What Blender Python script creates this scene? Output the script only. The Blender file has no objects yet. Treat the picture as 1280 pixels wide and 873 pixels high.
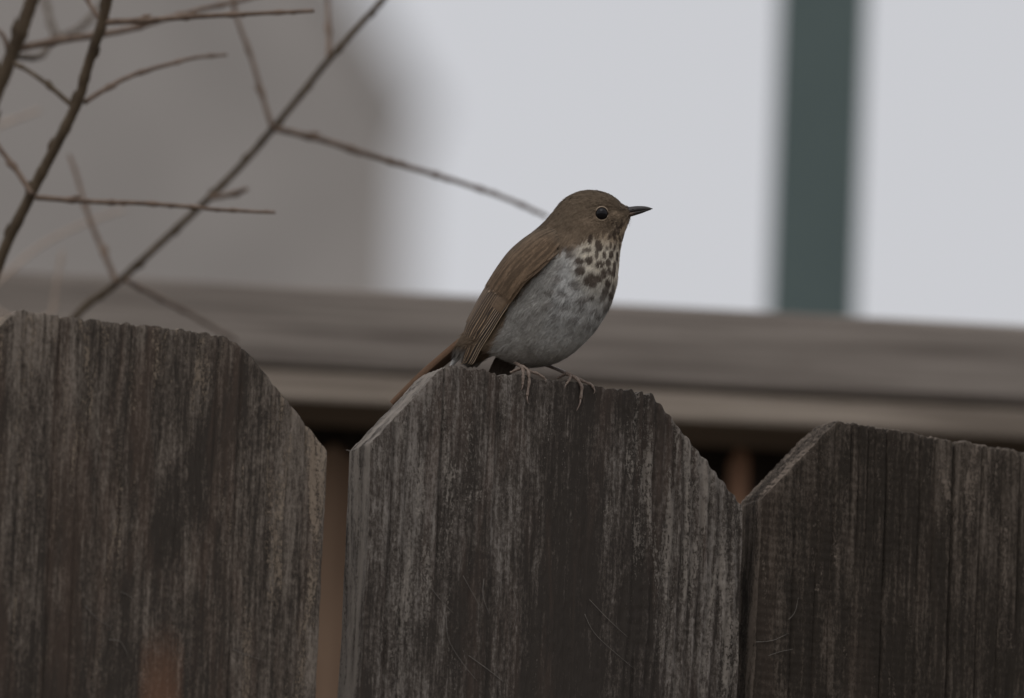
import bpy, bmesh, math, random
import numpy as np
from mathutils import Vector, Matrix
from mathutils.bvhtree import BVHTree
R = math.radians
rng = np.random.default_rng(7); random.seed(7)
sc = bpy.context.scene
col = sc.collection

# ---------------------------------------------------------------- camera
D, S = 5.4, 0.00036                  # focus distance, metres per photo pixel there
PITCH, ROLL = R(11.7), R(2.4)
CZ = 0.85
LENS = 36.0*D/(1280*S)
cam_d = bpy.data.cameras.new('camera'); cam = bpy.data.objects.new('camera', cam_d); col.objects.link(cam)
cam_d.sensor_width = 36; cam_d.lens = LENS; cam_d.clip_start = 0.05; cam_d.clip_end = 900
rot = Matrix.Rotation(math.pi/2+PITCH, 3, 'X') @ Matrix.Rotation(ROLL, 3, 'Z')
C0 = Vector((0, 0, CZ))
cam.matrix_world = Matrix.Translation(C0) @ rot.to_4x4()
cam_d.dof.use_dof = True; cam_d.dof.focus_distance = D-0.006; cam_d.dof.aperture_fstop = 7.6
sc.camera = cam
RX, UP, FW = rot @ Vector((1,0,0)), rot @ Vector((0,1,0)), rot @ Vector((0,0,-1))
nRX, nUP, nFW, nC = [np.array(v) for v in (RX, UP, FW, C0)]
def at(px, py, d):                    # photo pixel at a distance -> place in the world
    k = S/D*d
    return C0 + FW*d + RX*((px-640)*k) - UP*((py-436.5)*k)
def ats(px, py, d):
    px, py, d = np.broadcast_arrays(np.asarray(px,float), np.asarray(py,float), np.asarray(d,float))
    k = S/D*d
    return nC + d[...,None]*nFW + ((px-640)*k)[...,None]*nRX - ((py-436.5)*k)[...,None]*nUP

# ---------------------------------------------------------------- sky, sun, exposure
SUN_EL, SUN_AZ = R(62), R(200)        # azimuth from +Y, clockwise
w = bpy.data.worlds.new('World'); sc.world = w; w.use_nodes = True
nt = w.node_tree; nt.nodes.clear()
out = nt.nodes.new('ShaderNodeOutputWorld'); bg = nt.nodes.new('ShaderNodeBackground')
sky = nt.nodes.new('ShaderNodeTexSky'); sky.sky_type = 'NISHITA'; sky.sun_disc = False
sky.sun_elevation = SUN_EL; sky.sun_rotation = SUN_AZ; sky.air_density = 1.0; sky.dust_density = 4.0
hs = nt.nodes.new('ShaderNodeHueSaturation'); hs.inputs['Saturation'].default_value = 0.10
mixs = nt.nodes.new('ShaderNodeMix'); mixs.data_type = 'RGBA'; mixs.inputs[0].default_value = 0.72
mixs.inputs[7].default_value = (6.85, 6.93, 7.32, 1)      # the even cloud layer
nt.links.new(sky.outputs[0], hs.inputs['Color']); nt.links.new(hs.outputs[0], mixs.inputs[6])
nt.links.new(mixs.outputs[2], bg.inputs['Color']); bg.inputs['Strength'].default_value = 0.1
nt.links.new(bg.outputs[0], out.inputs['Surface'])
sl = bpy.data.lights.new('sun', 'SUN'); so = bpy.data.objects.new('sun', sl); col.objects.link(so)
sl.energy = 0.5; sl.angle = R(40); sl.color = (1.0, 0.97, 0.93)
sd = Vector((math.sin(SUN_AZ)*math.cos(SUN_EL), math.cos(SUN_AZ)*math.cos(SUN_EL), math.sin(SUN_EL)))
so.rotation_euler = sd.to_track_quat('Z', 'Y').to_euler()
vs = sc.view_settings; vs.view_transform = 'Standard'; vs.look = 'None'; vs.exposure = 0.0; vs.gamma = 1.0

# ---------------------------------------------------------------- helpers
def tag(o, label=None, cat=None, group=None, kind=None):
    for k, v in (('label', label), ('category', cat), ('group', group), ('kind', kind)):
        if v: o[k] = v
    return o
def empty(name, loc, rz=0):
    o = bpy.data.objects.new(name, None); col.objects.link(o); o.location = loc; o.rotation_euler = (0, 0, rz)
    o.empty_display_size = 0.05
    return o
def M4(o):
    return Matrix.Translation(o.location) @ o.rotation_euler.to_matrix().to_4x4()
def mesh_obj(name, verts, faces, mat, parent=None, world=True, smooth=True, attrs=None, chain=None):
    """verts (N,3) world coordinates; parent an unscaled Empty or mesh"""
    verts = np.asarray(verts, float)
    if parent is not None and world:
        pm = chain if chain is not None else M4(parent)
        inv = np.array(pm.inverted())
        verts = verts @ inv[:3,:3].T + inv[:3,3]
    me = bpy.data.meshes.new(name)
    if isinstance(faces, np.ndarray):
        n, k = faces.shape
        me.vertices.add(len(verts)); me.vertices.foreach_set('co', verts.astype(np.float32).ravel())
        me.loops.add(n*k); me.loops.foreach_set('vertex_index', faces.astype(np.int32).ravel())
        me.polygons.add(n); me.polygons.foreach_set('loop_start', np.arange(0, n*k, k, dtype=np.int32))
        me.polygons.foreach_set('loop_total', np.full(n, k, dtype=np.int32))
        me.update(calc_edges=True)
    else:
        me.from_pydata([tuple(v) for v in verts], [], faces)
    if smooth: me.polygons.foreach_set('use_smooth', np.ones(len(me.polygons), dtype=bool))
    for nm, arr in (attrs or {}).items():
        arr = np.asarray(arr, np.float32)
        if arr.ndim == 1:
            a = me.attributes.new(nm, 'FLOAT', 'POINT'); a.data.foreach_set('value', arr)
        else:
            a = me.attributes.new(nm, 'FLOAT_COLOR', 'POINT')
            a.data.foreach_set('color', np.hstack([arr[:,:3], np.ones((len(arr),1), np.float32)]).ravel())
    me.validate()
    if mat: me.materials.append(mat)
    o = bpy.data.objects.new(name, me); col.objects.link(o)
    if parent is not None: o.parent = parent
    return o
def grid_faces(nu, nv, wrap_v=False, base=0):
    i = np.arange(nu-1)[:,None]; j = np.arange(nv if wrap_v else nv-1)[None,:]
    j2 = (j+1) % nv
    a = i*nv+j; b = i*nv+j2; c = (i+1)*nv+j2; d = (i+1)*nv+j
    return np.stack([a,b,c,d], -1).reshape(-1,4)+base
def interp(x, xs, ys):
    return np.interp(x, xs, ys)
def spline(pts, n):
    """Catmull-Rom through rows of pts, n samples"""
    P = np.asarray(pts, float); m = len(P)
    t = np.linspace(0, m-1, n); i = np.clip(t.astype(int), 0, m-2); f = (t-i)[:,None]
    p0 = P[np.clip(i-1,0,m-1)]; p1 = P[i]; p2 = P[i+1]; p3 = P[np.clip(i+2,0,m-1)]
    return 0.5*((2*p1)+(-p0+p2)*f+(2*p0-5*p1+4*p2-p3)*f*f+(-p0+3*p1-3*p2+p3)*f**3)
def sst(a, b, x): t = np.clip((x-a)/(b-a), 0, 1); return t*t*(3-2*t)
def vnoise(x, y, seed=0):
    r = np.random.default_rng(seed).random((256,256))
    xi = np.floor(x).astype(int); yi = np.floor(y).astype(int); fx = x-xi; fy = y-yi
    fx = fx*fx*(3-2*fx); fy = fy*fy*(3-2*fy)
    g = lambda a,b: r[a%256, b%256]
    return (g(xi,yi)*(1-fx)+g(xi+1,yi)*fx)*(1-fy)+(g(xi,yi+1)*(1-fx)+g(xi+1,yi+1)*fx)*fy
def fbm(x, y, seed=0, o=4):
    s = 0; a = .5; t = 0
    for k in range(o):
        s = s+a*vnoise(x*2**k, y*2**k, seed+k*17); t += a; a *= .5
    return s/t
def tube_mesh(pts, rad, nseg=8, cap=True):
    """pts (n,3) world, rad (n)"""
    P = np.asarray(pts, float); n = len(P); rad = np.broadcast_to(rad, (n,))
    T = np.gradient(P, axis=0); T /= np.linalg.norm(T, axis=1)[:,None]+1e-12
    up = np.array([.31,.83,.46]); V = []
    for i in range(n):
        a = np.cross(T[i], up); a /= np.linalg.norm(a); b = np.cross(T[i], a)
        th = np.linspace(0, 2*math.pi, nseg, endpoint=False)
        V.append(P[i]+rad[i]*(np.cos(th)[:,None]*a+np.sin(th)[:,None]*b))
    V = np.concatenate(V); F = grid_faces(n, nseg, True).tolist()
    if cap: F.append(list(range(nseg))[::-1]); F.append([ (n-1)*nseg+k for k in range(nseg)])
    return V, F
def join(parts):
    V = []; F = []; b = 0
    for v, f in parts:
        V.append(v); F += [[q+b for q in (x.tolist() if hasattr(x,'tolist') else x)] for x in f]; b += len(v)
    return np.concatenate(V), F
def box(x0,x1,y0,y1,z0,z1):
    V = np.array([(x,y,z) for x in (x0,x1) for y in (y0,y1) for z in (z0,z1)], float)
    F = [[0,1,3,2],[4,6,7,5],[0,4,5,1],[2,3,7,6],[0,2,6,4],[1,5,7,3]]
    return V, F
def bevbox(name, dims, mat, parent, b=0.003):
    v, f = box(*dims)
    o = mesh_obj(name, v, f, mat, parent, world=False, smooth=False)
    m = o.modifiers.new('bevel', 'BEVEL'); m.width = b; m.segments = 2; m.limit_method = 'NONE'
    return o

# ---------------------------------------------------------------- materials
def mat(name, rough=0.8, spec=0.3):
    m = bpy.data.materials.new(name); m.use_nodes = True
    n = m.node_tree; b = n.nodes['Principled BSDF']
    b.inputs['Roughness'].default_value = rough; b.inputs['Specular IOR Level'].default_value = spec
    return m, n, b
def N(n, t, **kw):
    x = n.nodes.new(t)
    for k, v in kw.items(): setattr(x, k, v)
    return x
def noise(n, vec, scale, detail=4, rough=0.55, sx=(1,1,1), dist=0):
    mp = N(n, 'ShaderNodeMapping'); mp.inputs['Scale'].default_value = sx
    n.links.new(vec, mp.inputs['Vector'])
    t = N(n, 'ShaderNodeTexNoise'); t.inputs['Scale'].default_value = scale; t.inputs['Detail'].default_value = detail
    t.inputs['Roughness'].default_value = rough; t.inputs['Distortion'].default_value = dist
    n.links.new(mp.outputs[0], t.inputs['Vector'])
    return t.outputs['Fac']
def ramp(n, fac, stops):
    r = N(n, 'ShaderNodeValToRGB'); e = r.color_ramp.elements
    while len(e) < len(stops): e.new(0.5)
    for i, (p, c) in enumerate(stops):
        e[i].position = p; e[i].color = (*c, 1) if len(c) == 3 else c
    n.links.new(fac, r.inputs['Fac']); return r.outputs['Color']
def mix(n, f, a, b, blend='MIX'):
    m = N(n, 'ShaderNodeMix', data_type='RGBA', blend_type=blend)
    for sock, v in ((m.inputs[0], f), (m.inputs[6], a), (m.inputs[7], b)):
        if isinstance(v, (int, float)): sock.default_value = v
        elif isinstance(v, tuple): sock.default_value = (*v, 1)
        else: n.links.new(v, sock)
    return m.outputs[2]
def mth(n, op, a, b=None, c=None):
    m = N(n, 'ShaderNodeMath', operation=op)
    for i, v in enumerate((a, b, c)):
        if v is None: continue
        if isinstance(v, (int, float)): m.inputs[i].default_value = v
        else: n.links.new(v, m.inputs[i])
    return m.outputs[0]
def bump(n, b, h, strength, dist):
    x = N(n, 'ShaderNodeBump'); x.inputs['Strength'].default_value = strength; x.inputs['Distance'].default_value = dist
    n.links.new(h, x.inputs['Height']); n.links.new(x.outputs[0], b.inputs['Normal'])
def attr(n, name, out='Fac'):
    a = N(n, 'ShaderNodeAttribute', attribute_name=name); return a.outputs[out]
def coords(n): return N(n, 'ShaderNodeTexCoord').outputs['Object']

def wood_mat(name, dark, mid, pale, fleck, brown, seed):
    """weathered board; attributes: pale (zone), groove (0..1 depth)"""
    m, n, b = mat(name, 0.88, 0.18)
    v0 = coords(n); off = N(n, 'ShaderNodeVectorMath', operation='ADD'); off.inputs[1].default_value = (seed*.37, seed*.11, seed*.53)
    n.links.new(v0, off.inputs[0]); v = off.outputs[0]
    g1 = noise(n, v, 70, 5, .6, (1,1,.05), .6)             # long streaks
    g2 = noise(n, v, 420, 4, .7, (1,1,.06))                # fine fibre
    g3 = noise(n, v, 46, 9, .78, (1,1,.36), .9)            # blotches of weathering
    g4 = noise(n, v, 700, 5, .8, (1,1,.55))                # crumbs
    g5 = noise(n, v, 14, 3, .5, (1,1,.4), .5)              # broad stains
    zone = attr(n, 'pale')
    def c0(x, k): return mth(n, 'MULTIPLY', mth(n, 'SUBTRACT', x, .5), k)
    f = mth(n, 'ADD', .5, c0(g1, .8))
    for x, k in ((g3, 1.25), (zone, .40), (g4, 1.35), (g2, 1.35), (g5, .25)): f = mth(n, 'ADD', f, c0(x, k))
    c = ramp(n, f, [(.33, dark), (.54, mid), (.77, pale), (.96, tuple(q*1.3 for q in pale))])
    bw = noise(n, v, 50, 6, .66, (1,1,.10), .4)
    c = mix(n, ramp(n, bw, [(.52,(0,0,0)),(.62,(.38,.38,.38))]), c, mix(n, .5, c, brown))
    # flaking pale crust
    k1 = noise(n, v, 85, 7, .74, (1,1,.14), .9); k2 = noise(n, v, 900, 4, .8, (1,1,.6))
    fk = mth(n, 'ADD', mth(n, 'MULTIPLY', k1, .62), mth(n, 'MULTIPLY', k2, .38))
    fk = mth(n, 'ADD', fk, c0(zone, .15))
    fl = ramp(n, fk, [(.528,(0,0,0)),(.56,(.62,.62,.62))])
    c = mix(n, fl, c, fleck)
    # dirt sits in the grooves
    gr = attr(n, 'groove')
    c = mix(n, mth(n, 'MULTIPLY', gr, .75), c, tuple(x*.28 for x in mid), 'MIX')
    n.links.new(c, b.inputs['Base Color'])
    h = mth(n, 'ADD', mth(n, 'MULTIPLY', g2, .5), mth(n, 'ADD', mth(n, 'MULTIPLY', g4, .35), mth(n, 'MULTIPLY', fl, .25)))
    bump(n, b, h, 1.0, .0014)
    return m
wood = [wood_mat('weathered_board_wood', (.048,.039,.032), (.104,.084,.068), (.195,.163,.135), (.33,.26,.195), (.17,.105,.075), 1.0),
        wood_mat('grey_board_wood', (.045,.037,.031), (.092,.076,.064), (.200,.176,.155), (.32,.28,.24), (.14,.09,.068), 5.0),
        wood_mat('dark_board_wood', (.033,.026,.020), (.070,.055,.043), (.125,.101,.081), (.25,.20,.16), (.105,.075,.057), 9.0)]

def plain_wood(name, a, bcol, scl=(.06,1,1), s=30, bmp=.001):
    m, n, b = mat(name, .85, .2); v = coords(n)
    f = noise(n, v, s, 6, .6, scl, .5); g = noise(n, v, s*6, 3, .6, scl)
    c = ramp(n, mth(n, 'ADD', mth(n, 'MULTIPLY', f, .7), mth(n, 'MULTIPLY', g, .3)), [(.41, a), (.59, bcol)])
    n.links.new(c, b.inputs['Base Color']); bump(n, b, f, .5, bmp); return m
M_cap = plain_wood('silvered_rail_wood', (.13,.108,.092), (.325,.282,.245), (.03,1,1), 60)
M_sub = plain_wood('brown_rail_wood', (.21,.172,.138), (.42,.352,.288), (.05,1,1), 40)
M_dark = plain_wood('gap_shade_wood', (.050,.040,.034), (.085,.068,.058), (1,1,.05), 30)  # dark tone stands in for the shade under the rail
M_red = plain_wood('red_brown_picket_wood', (.150,.092,.060), (.25,.165,.110), (1,1,.05), 30)
M_red_lifted = plain_wood('lightened_picket_wood', (.42,.235,.15), (.58,.35,.23), (1,1,.05), 30)  # same picket wood, colour lightened to make up for dim light there
M_back = plain_wood('fence_frame_wood', (.10,.08,.07), (.19,.16,.14), (.06,1,1), 30)
def simple(name, a, bcol, s, rough=.8, bmp=0, spec=.3, sx=(1,1,1)):
    m, n, b = mat(name, rough, spec); v = coords(n); f = noise(n, v, s, 6, .6, sx)
    n.links.new(ramp(n, f, [(.35,a),(.65,bcol)]), b.inputs['Base Color'])
    if bmp: bump(n, b, f, .6, bmp)
    return m
M_green = simple('dark_green_paint', (.096,.132,.127), (.112,.152,.145), 9, .5, .0005)
M_stucco = simple('grey_stucco', (.335,.309,.288), (.43,.397,.372), 3.5, .95, .004)
M_roof = simple('grey_roofing', (.30,.28,.27), (.36,.34,.33), 20, .9, .004)
M_ground = simple('bare_soil_ground', (.10,.085,.065), (.19,.165,.13), 2.5, .95, .01)
M_bark = simple('olive_brown_bark', (.062,.043,.026), (.120,.086,.054), 160, .75, .0006, .25, (1,1,.25))
M_twig = simple('red_brown_twig_bark', (.14,.096,.070), (.23,.165,.122), 200, .7, .0003, .25, (1,1,.3))
M_pale_twig = simple('tan_twig_bark', (.40,.31,.245), (.52,.41,.33), 200, .75, .0003)
M_stalk = simple('orange_brown_stalk', (.34,.135,.06), (.45,.20,.095), 120, .7, .0003)

def vcol_mat(name, rough, spec, ns=900, amt=.35, bmp=.0002, sx=(1,1,1)):
    m, n, b = mat(name, rough, spec); v = coords(n); f = noise(n, v, ns, 4, .7, sx)
    c = mix(n, 1.0, attr(n, 'col', 'Color'), ramp(n, f, [(.3,(1-amt,)*3),(.7,(1+amt*.6,)*3)]), 'MULTIPLY')
    n.links.new(c, b.inputs['Base Color'])
    if bmp: bump(n, b, f, .5, bmp)
    return m
M_plum = vcol_mat('plumage', .8, .15, 1300, .30, .0003)
M_barb = vcol_mat('plumage_barbs', .75, .15, 700, .22, 0)
M_feath = vcol_mat('flight_feather', .6, .25, 1500, .22, .0002)
M_leg = simple('pinkish_leg_skin', (.14,.100,.078), (.27,.205,.162), 1200, .5, .0002, .4)
M_claw = simple('pale_brown_claw', (.20,.14,.11), (.30,.23,.19), 900, .4, 0, .5)
M_bill = simple('dark_horn_bill', (.036,.032,.032), (.066,.060,.057), 500, .55, 0, .3)
M_billlow = vcol_mat('lower_bill', .55, .3, 500, .15, 0)
M_eye, n_, b_ = mat('dark_glossy_eye', .10, .20); b_.inputs['Base Color'].default_value = (.010,.009,.010,1)
M_fibre = simple('pale_wood_splinter', (.15,.135,.12), (.24,.215,.19), 300, .8)

# ---------------------------------------------------------------- setting: ground
v = np.array([(-400,-60,0),(400,-60,0),(400,500,0),(-400,500,0)], float)
o = mesh_obj('ground', v, [[0,1,2,3]], M_ground, smooth=False); tag(o, kind='structure')

# ---------------------------------------------------------------- the near fence
TH = R(25)
A0 = at(690, 475, D-0.004)                                  # a point of the front faces
fdir = Vector((math.cos(TH), math.sin(TH), 0)); fnor = Vector((-math.sin(TH), math.cos(TH), 0))   # nor points away from camera
def onfence(px, py):                                         # photo pixel -> (s along fence, height)
    ray = at(px, py, 1.0)-C0
    t = (A0-C0).dot(fnor)/ray.dot(fnor)
    P = C0+ray*t
    return (P-A0).dot(fdir), P.z
fence = empty('wooden_fence', (A0.x, A0.y, 0), TH)
tag(fence, 'weathered grey-brown dog-ear board fence that the bird is perched on', 'fence')
FM = M4(fence)

def make_board(front, bottom_left, bottom_right, material, seed, thick, grooves, palepts, jag, style):
    """front: outline px of [left shoulder, left top, right top, right shoulder]"""
    (s0,z0),(s1,z1),(s2,z2),(s3,z3) = [onfence(*p) for p in front]
    sl_, sr_ = s0, s3
    ns = 330 if style >= 0 else 60
    s = np.linspace(sl_, sr_, ns); W = sr_-sl_
    u = s-sl_
    r1 = fbm(u*260, u*0+3, seed, 3)-.5
    # groove profile across the board
    def gprof(uu, z):
        wob = (fbm(z*9, uu*14+1, seed+5, 3)-.5)*.008+(fbm(z*40, uu*60, seed+8, 2)-.5)*.0016
        x = uu+wob
        g = 0*x
        fine = fbm(x*900, z*6, seed+1, 3)
        med = fbm(x*260, z*4, seed+2, 3)
        g = .0008*(fine-.5)+.0007*(med-.5)+.0006*(fbm(uu*500, z*260, seed+9, 3)-.5)
        gg = np.clip((.42-med)*3.0, 0, 1)*.35+np.clip((.40-fine)*3, 0, 1)*.3
        for (gu, gw, gd, z_lo) in grooves:
            k = np.exp(-((uu+wob*.25-gu*W)/gw)**2)*np.clip((z-z_lo)*18+fbm(z*25, z*0+gu*9, seed+3,2)*1.0, 0, 1)
            gd = gd*(.55 if style == 0 else 1.0); g = g-gd*k; gg = np.maximum(gg, np.clip(k*gd/.0026, 0, 1))
        if style == 1:      # corduroy ridges on the right third
            wgt = np.clip((uu/W-.60)/.12, 0, 1)
            ph = (x+.0012*np.sin(z*30))/.0049*2*math.pi
            ripple = (fbm(z*700, uu*160, seed+4, 2)-.5)
            g = g+wgt*(.00062*np.cos(ph)+.0007*ripple)
            gg = gg*(1-.6*wgt)+wgt*.42*np.clip(-np.cos(ph)*.9, 0, 1)
        if style == 2:      # cross-saw marks, faint, horizontal
            g = g+.00025*np.sin((z+.02*uu)*1500+4*fbm(z*60,uu*10,seed+6,2))*np.clip(1-uu/W*1.2,0,1)
        return g, gg
    top = np.interp(s, [s0,s1,s2,s3], [z0,z1,z2,z3])
    # soften the two upper corners, jagged sawn end
    k = np.exp(-((s-s1)/.003)**2)*.0005+np.exp(-((s-s2)/(.006 if style == 0 else .003))**2)*(.0022 if style == 0 else .0004)
    top = top-k
    gp, ggp = gprof(u, top*0+z1)
    on_top = (s > s1+.002) & (s < s2)
    jag = jag*np.where(on_top, 1.0, .55)
    top = top+(fbm(u*240, u*0, seed+11, 3)-.5)*jag*2.0+(fbm(u*900, u*0+7, seed+12, 2)-.5)*jag*.7
    top = top+np.where(on_top, gp*.9, gp*.35)
    zb = 0.03; zfine = z1-.30
    nr_f, nr_c = 210, 12
    frac = np.concatenate([np.linspace(0, .999, nr_c, endpoint=False)*0, []])
    Zrows = []
    for i in range(nr_c): Zrows.append(np.full(ns, zb+(zfine-zb)*i/nr_c))
    for i in range(nr_f+1): Zrows.append(zfine+(top-zfine)*(i/nr_f))
    Z = np.array(Zrows); U = np.broadcast_to(u, Z.shape)
    g, gg = gprof(U, Z)
    # edges slightly rounded
    ed = np.minimum(U, W-U); rnd = .0007*np.exp(-(ed/.0008))
    et = np.maximum(top-Z, 0); rnd2 = .0007*np.exp(-(et/.0008))
    lean = 0
    Y = -g+rnd+rnd2
    edge_wob = (fbm(Z*45, Z*0, seed+21, 3)-.5)*.0012
    X = U+sl_+np.where(U < W*.5, edge_wob*np.exp(-U/.004), edge_wob*np.exp(-(W-U)/.004))
    nr = Z.shape[0]
    front_v = np.stack([X, Y, Z], -1).reshape(-1, 3)
    pal = np.interp(U/W, [p[0] for p in palepts], [p[1] for p in palepts])
    # a swirl of darker grain towards a knot
    pal = pal+(fbm(U*30+Z*7, Z*5, seed+31, 3)-.5)*.35
    pal = pal-.32*sst(0, .13, z1-Z)  # whole board gets darker downwards from its top
    if style == 0:
        dist = np.abs((U-W*.80)+(z1-Z)*.42-.000)
        pal = pal-.55*np.exp(-(dist/.010)**2)*np.clip((z1-Z)*60,0,1)*np.clip((Z-(z1-.12))*30,0,1)
    F = [grid_faces(nr, ns)]
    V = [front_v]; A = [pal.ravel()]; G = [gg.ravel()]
    # rim: left side, top, right side, swept through the thickness
    rim_idx = [i*ns for i in range(nr)]+[(nr-1)*ns+j for j in range(1, ns)]+[i*ns+ns-1 for i in range(nr-2, -1, -1)]
    rim = front_v[rim_idx]; nt_ = 9; base = len(front_v); L = len(rim_idx)
    V.append(rim.copy()); A.append(pal.ravel()[rim_idx]*.3+.75); G.append(gg.ravel()[rim_idx]*.5); prev = base+np.arange(L); base += L
    # outward normal in the board plane
    Tn = np.gradient(rim[:,[0,2]], axis=0); Tn /= np.linalg.norm(Tn, axis=1)[:,None]+1e-9
    nx, nz = -Tn[:,1], Tn[:,0]
    smooth_n = lambda a: np.convolve(np.pad(a, 6, 'edge'), np.ones(13)/13, 'valid')
    nx, nz = smooth_n(nx), smooth_n(nz)
    for q in range(1, nt_+1):
        t = q/nt_
        rr = rim.copy(); rr[:,1] = rim[:,1]*(1-t)+thick*t
        arc = np.arange(L)*.0006
        if style == 2:   # stepped diagonal saw teeth on the cut end
            tooth = (np.mod((rim[:,0]-t*thick*.5)*400, 1.0))*.0014
            dz = np.where((rim[:,2] > z0+.002), tooth, 0)+(fbm(arc*40+t*3, arc*0+t*8, seed+41, 3)-.5)*.0012
        else:
            dz = (fbm(arc*30+t*4, arc*0+t*5, seed+41, 3)-.5)*.0022
        pinch = -.0012*max(0, (t-.85)/.15)
        rr[:,0] += nx*(dz+pinch); rr[:,2] += nz*(dz+pinch)
        idx = base+np.arange(L)+(q-1)*L
        gx_ = np.zeros(L) if style != 2 else np.where(rim[:,2] > z0+.002, (np.mod((rim[:,0]-t*thick*.5)*400, 1.0) < .35)*.85, 0)
        V.append(rr); A.append(np.clip((.92 if style < 2 else .65)+(fbm(arc*60+t*3, arc*0+t*7, seed+42, 3)-.5)*1.3, 0, 1.6)); G.append(gx_+np.clip((.42-fbm(arc*90, arc*0+t*6, seed+43, 2))*2.5, 0, .8))  # rim painted paler so the cut faces look more brightly lit
        a = prev[:-1]; b_ = prev[1:]; c_ = idx[1:]; d_ = idx[:-1]
        F.append(np.stack([a, b_, c_, d_], -1)[:, ::-1]); prev = idx
    # back face (fan strip by rows)
    bb = base+(nt_-1)*L
    li = bb+np.arange(nr); topi = bb+np.arange(nr-1, nr-1+ns); ri = (bb+L-1-np.arange(nr))
    F.append(np.array([[li[i], li[i+1], ri[i+1], ri[i]] for i in range(0, nr-1)])[:, :])
    # close the back between the top row columns with a simple strip down to the chord
    Vv = np.concatenate(V); Ff = np.concatenate(F)
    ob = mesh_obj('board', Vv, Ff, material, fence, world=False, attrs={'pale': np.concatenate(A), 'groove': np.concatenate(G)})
    # fill for the part of the back above the shoulders
    return ob, (sl_, sr_, z0, z1, z2, z3)

thick = .0265
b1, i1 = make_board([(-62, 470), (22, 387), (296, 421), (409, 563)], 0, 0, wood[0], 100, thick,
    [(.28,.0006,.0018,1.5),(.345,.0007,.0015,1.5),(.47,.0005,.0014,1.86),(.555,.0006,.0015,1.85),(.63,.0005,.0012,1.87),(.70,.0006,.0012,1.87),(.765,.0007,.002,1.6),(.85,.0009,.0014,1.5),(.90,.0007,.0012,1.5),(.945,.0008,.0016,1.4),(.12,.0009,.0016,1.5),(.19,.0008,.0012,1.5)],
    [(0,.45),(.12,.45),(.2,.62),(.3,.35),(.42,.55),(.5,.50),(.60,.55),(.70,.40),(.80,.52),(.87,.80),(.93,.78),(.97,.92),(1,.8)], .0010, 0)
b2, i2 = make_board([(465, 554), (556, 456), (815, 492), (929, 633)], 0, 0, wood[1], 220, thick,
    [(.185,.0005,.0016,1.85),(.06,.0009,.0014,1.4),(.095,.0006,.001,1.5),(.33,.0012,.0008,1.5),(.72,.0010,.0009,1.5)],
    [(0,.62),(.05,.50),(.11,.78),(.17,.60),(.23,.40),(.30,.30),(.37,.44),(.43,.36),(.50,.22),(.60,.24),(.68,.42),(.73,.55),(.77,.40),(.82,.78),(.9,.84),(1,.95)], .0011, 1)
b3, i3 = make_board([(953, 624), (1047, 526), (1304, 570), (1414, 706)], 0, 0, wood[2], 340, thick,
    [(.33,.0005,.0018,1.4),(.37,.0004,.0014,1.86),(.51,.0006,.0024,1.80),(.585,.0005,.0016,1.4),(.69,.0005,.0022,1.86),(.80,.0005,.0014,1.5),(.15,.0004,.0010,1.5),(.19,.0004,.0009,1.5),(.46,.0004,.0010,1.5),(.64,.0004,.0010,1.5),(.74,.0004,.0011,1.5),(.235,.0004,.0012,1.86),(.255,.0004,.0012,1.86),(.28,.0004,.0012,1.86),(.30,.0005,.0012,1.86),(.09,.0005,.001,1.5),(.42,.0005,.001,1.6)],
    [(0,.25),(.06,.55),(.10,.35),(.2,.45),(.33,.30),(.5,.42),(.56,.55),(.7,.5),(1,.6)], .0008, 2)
# pitch of further boards on either side
pitch = (i3[0]-i1[0])/2
for k, (base_i, step, mm) in enumerate([(i1,-1,wood[1]),(i1,-2,wood[2]),(i1,-3,wood[0]),(i3,1,wood[0]),(i3,2,wood[1]),(i3,3,wood[2])]):
    src = (b1, b2, b3)[k % 3]; isrc = (i1, i2, i3)[k % 3]
    o = src.copy(); col.objects.link(o)
    o.location.x = base_i[0]+step*pitch-isrc[0]; o.location.z = (base_i[3]-isrc[3])+(-.004, .003, -.002)[k % 3]
# back of the fence: two rails and posts, well below the tops
W0, W1 = i1[0]-3*pitch-.05, i3[1]+3*pitch+.05
ztop = i2[3]
for z in (ztop-.34, .35):
    bevbox('rail', (W0, W1, thick+.002, thick+.040, z-.045, z+.045), M_back, fence)
for x in (W0+.2, W1-.25):
    bevbox('post', (x, x+.09, thick+.043, thick+.133, 0, ztop-.2), M_back, fence)

# splinters and scratched-up fibres lying on the board faces
def fibres(parent_board, paths, seed):
    parts = []
    for pth, rad in paths:
        P = spline([(*onfence(px, py),) for px, py in pth], 14)
        pts = np.stack([P[:,0], np.full(14, -.0007), P[:,1]], -1)
        parts.append(tube_mesh(pts, np.linspace(rad, rad*.4, 14), 4))
    V, F = join(parts)
    o = mesh_obj('splinter', V, F, M_fibre, parent_board, world=False); o['kind'] = 'stuff'
f2 = [([(528,722),(548,748),(566,767)],.00013),([(604,724),(603,745),(610,766)],.00016),([(736,750),(760,775),(785,798)],.00013),([(730,768),(745,795),(790,835)],.00013),
      ([(585,820),(610,838),(628,852)],.00018),([(557,770),(560,800),(578,830),(596,852)],.00015),([(578,720),(590,742),(600,760)],.00011),([(640,735),(646,760),(640,790)],.0001)]
fibres(b2, f2, 1)
f1 = [([(106,758),(122,775),(140,785)],.00014),([(135,800),(150,803),(160,822)],.00016),([(290,812),(310,820),(330,826)],.00013),([(150,740),(160,745),(168,752)],.00012)]
fibres(b1, f1, 2)
f3 = [([(944,803),(965,801),(985,792)],.00015),([(960,820),(975,815),(990,812)],.00013),([(985,775),(993,765),(997,748)],.00012)]
fibres(b3, f3, 3)
fibres(b2, [([(445,561),(438,564),(432,563)],.0003)], 4)

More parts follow.
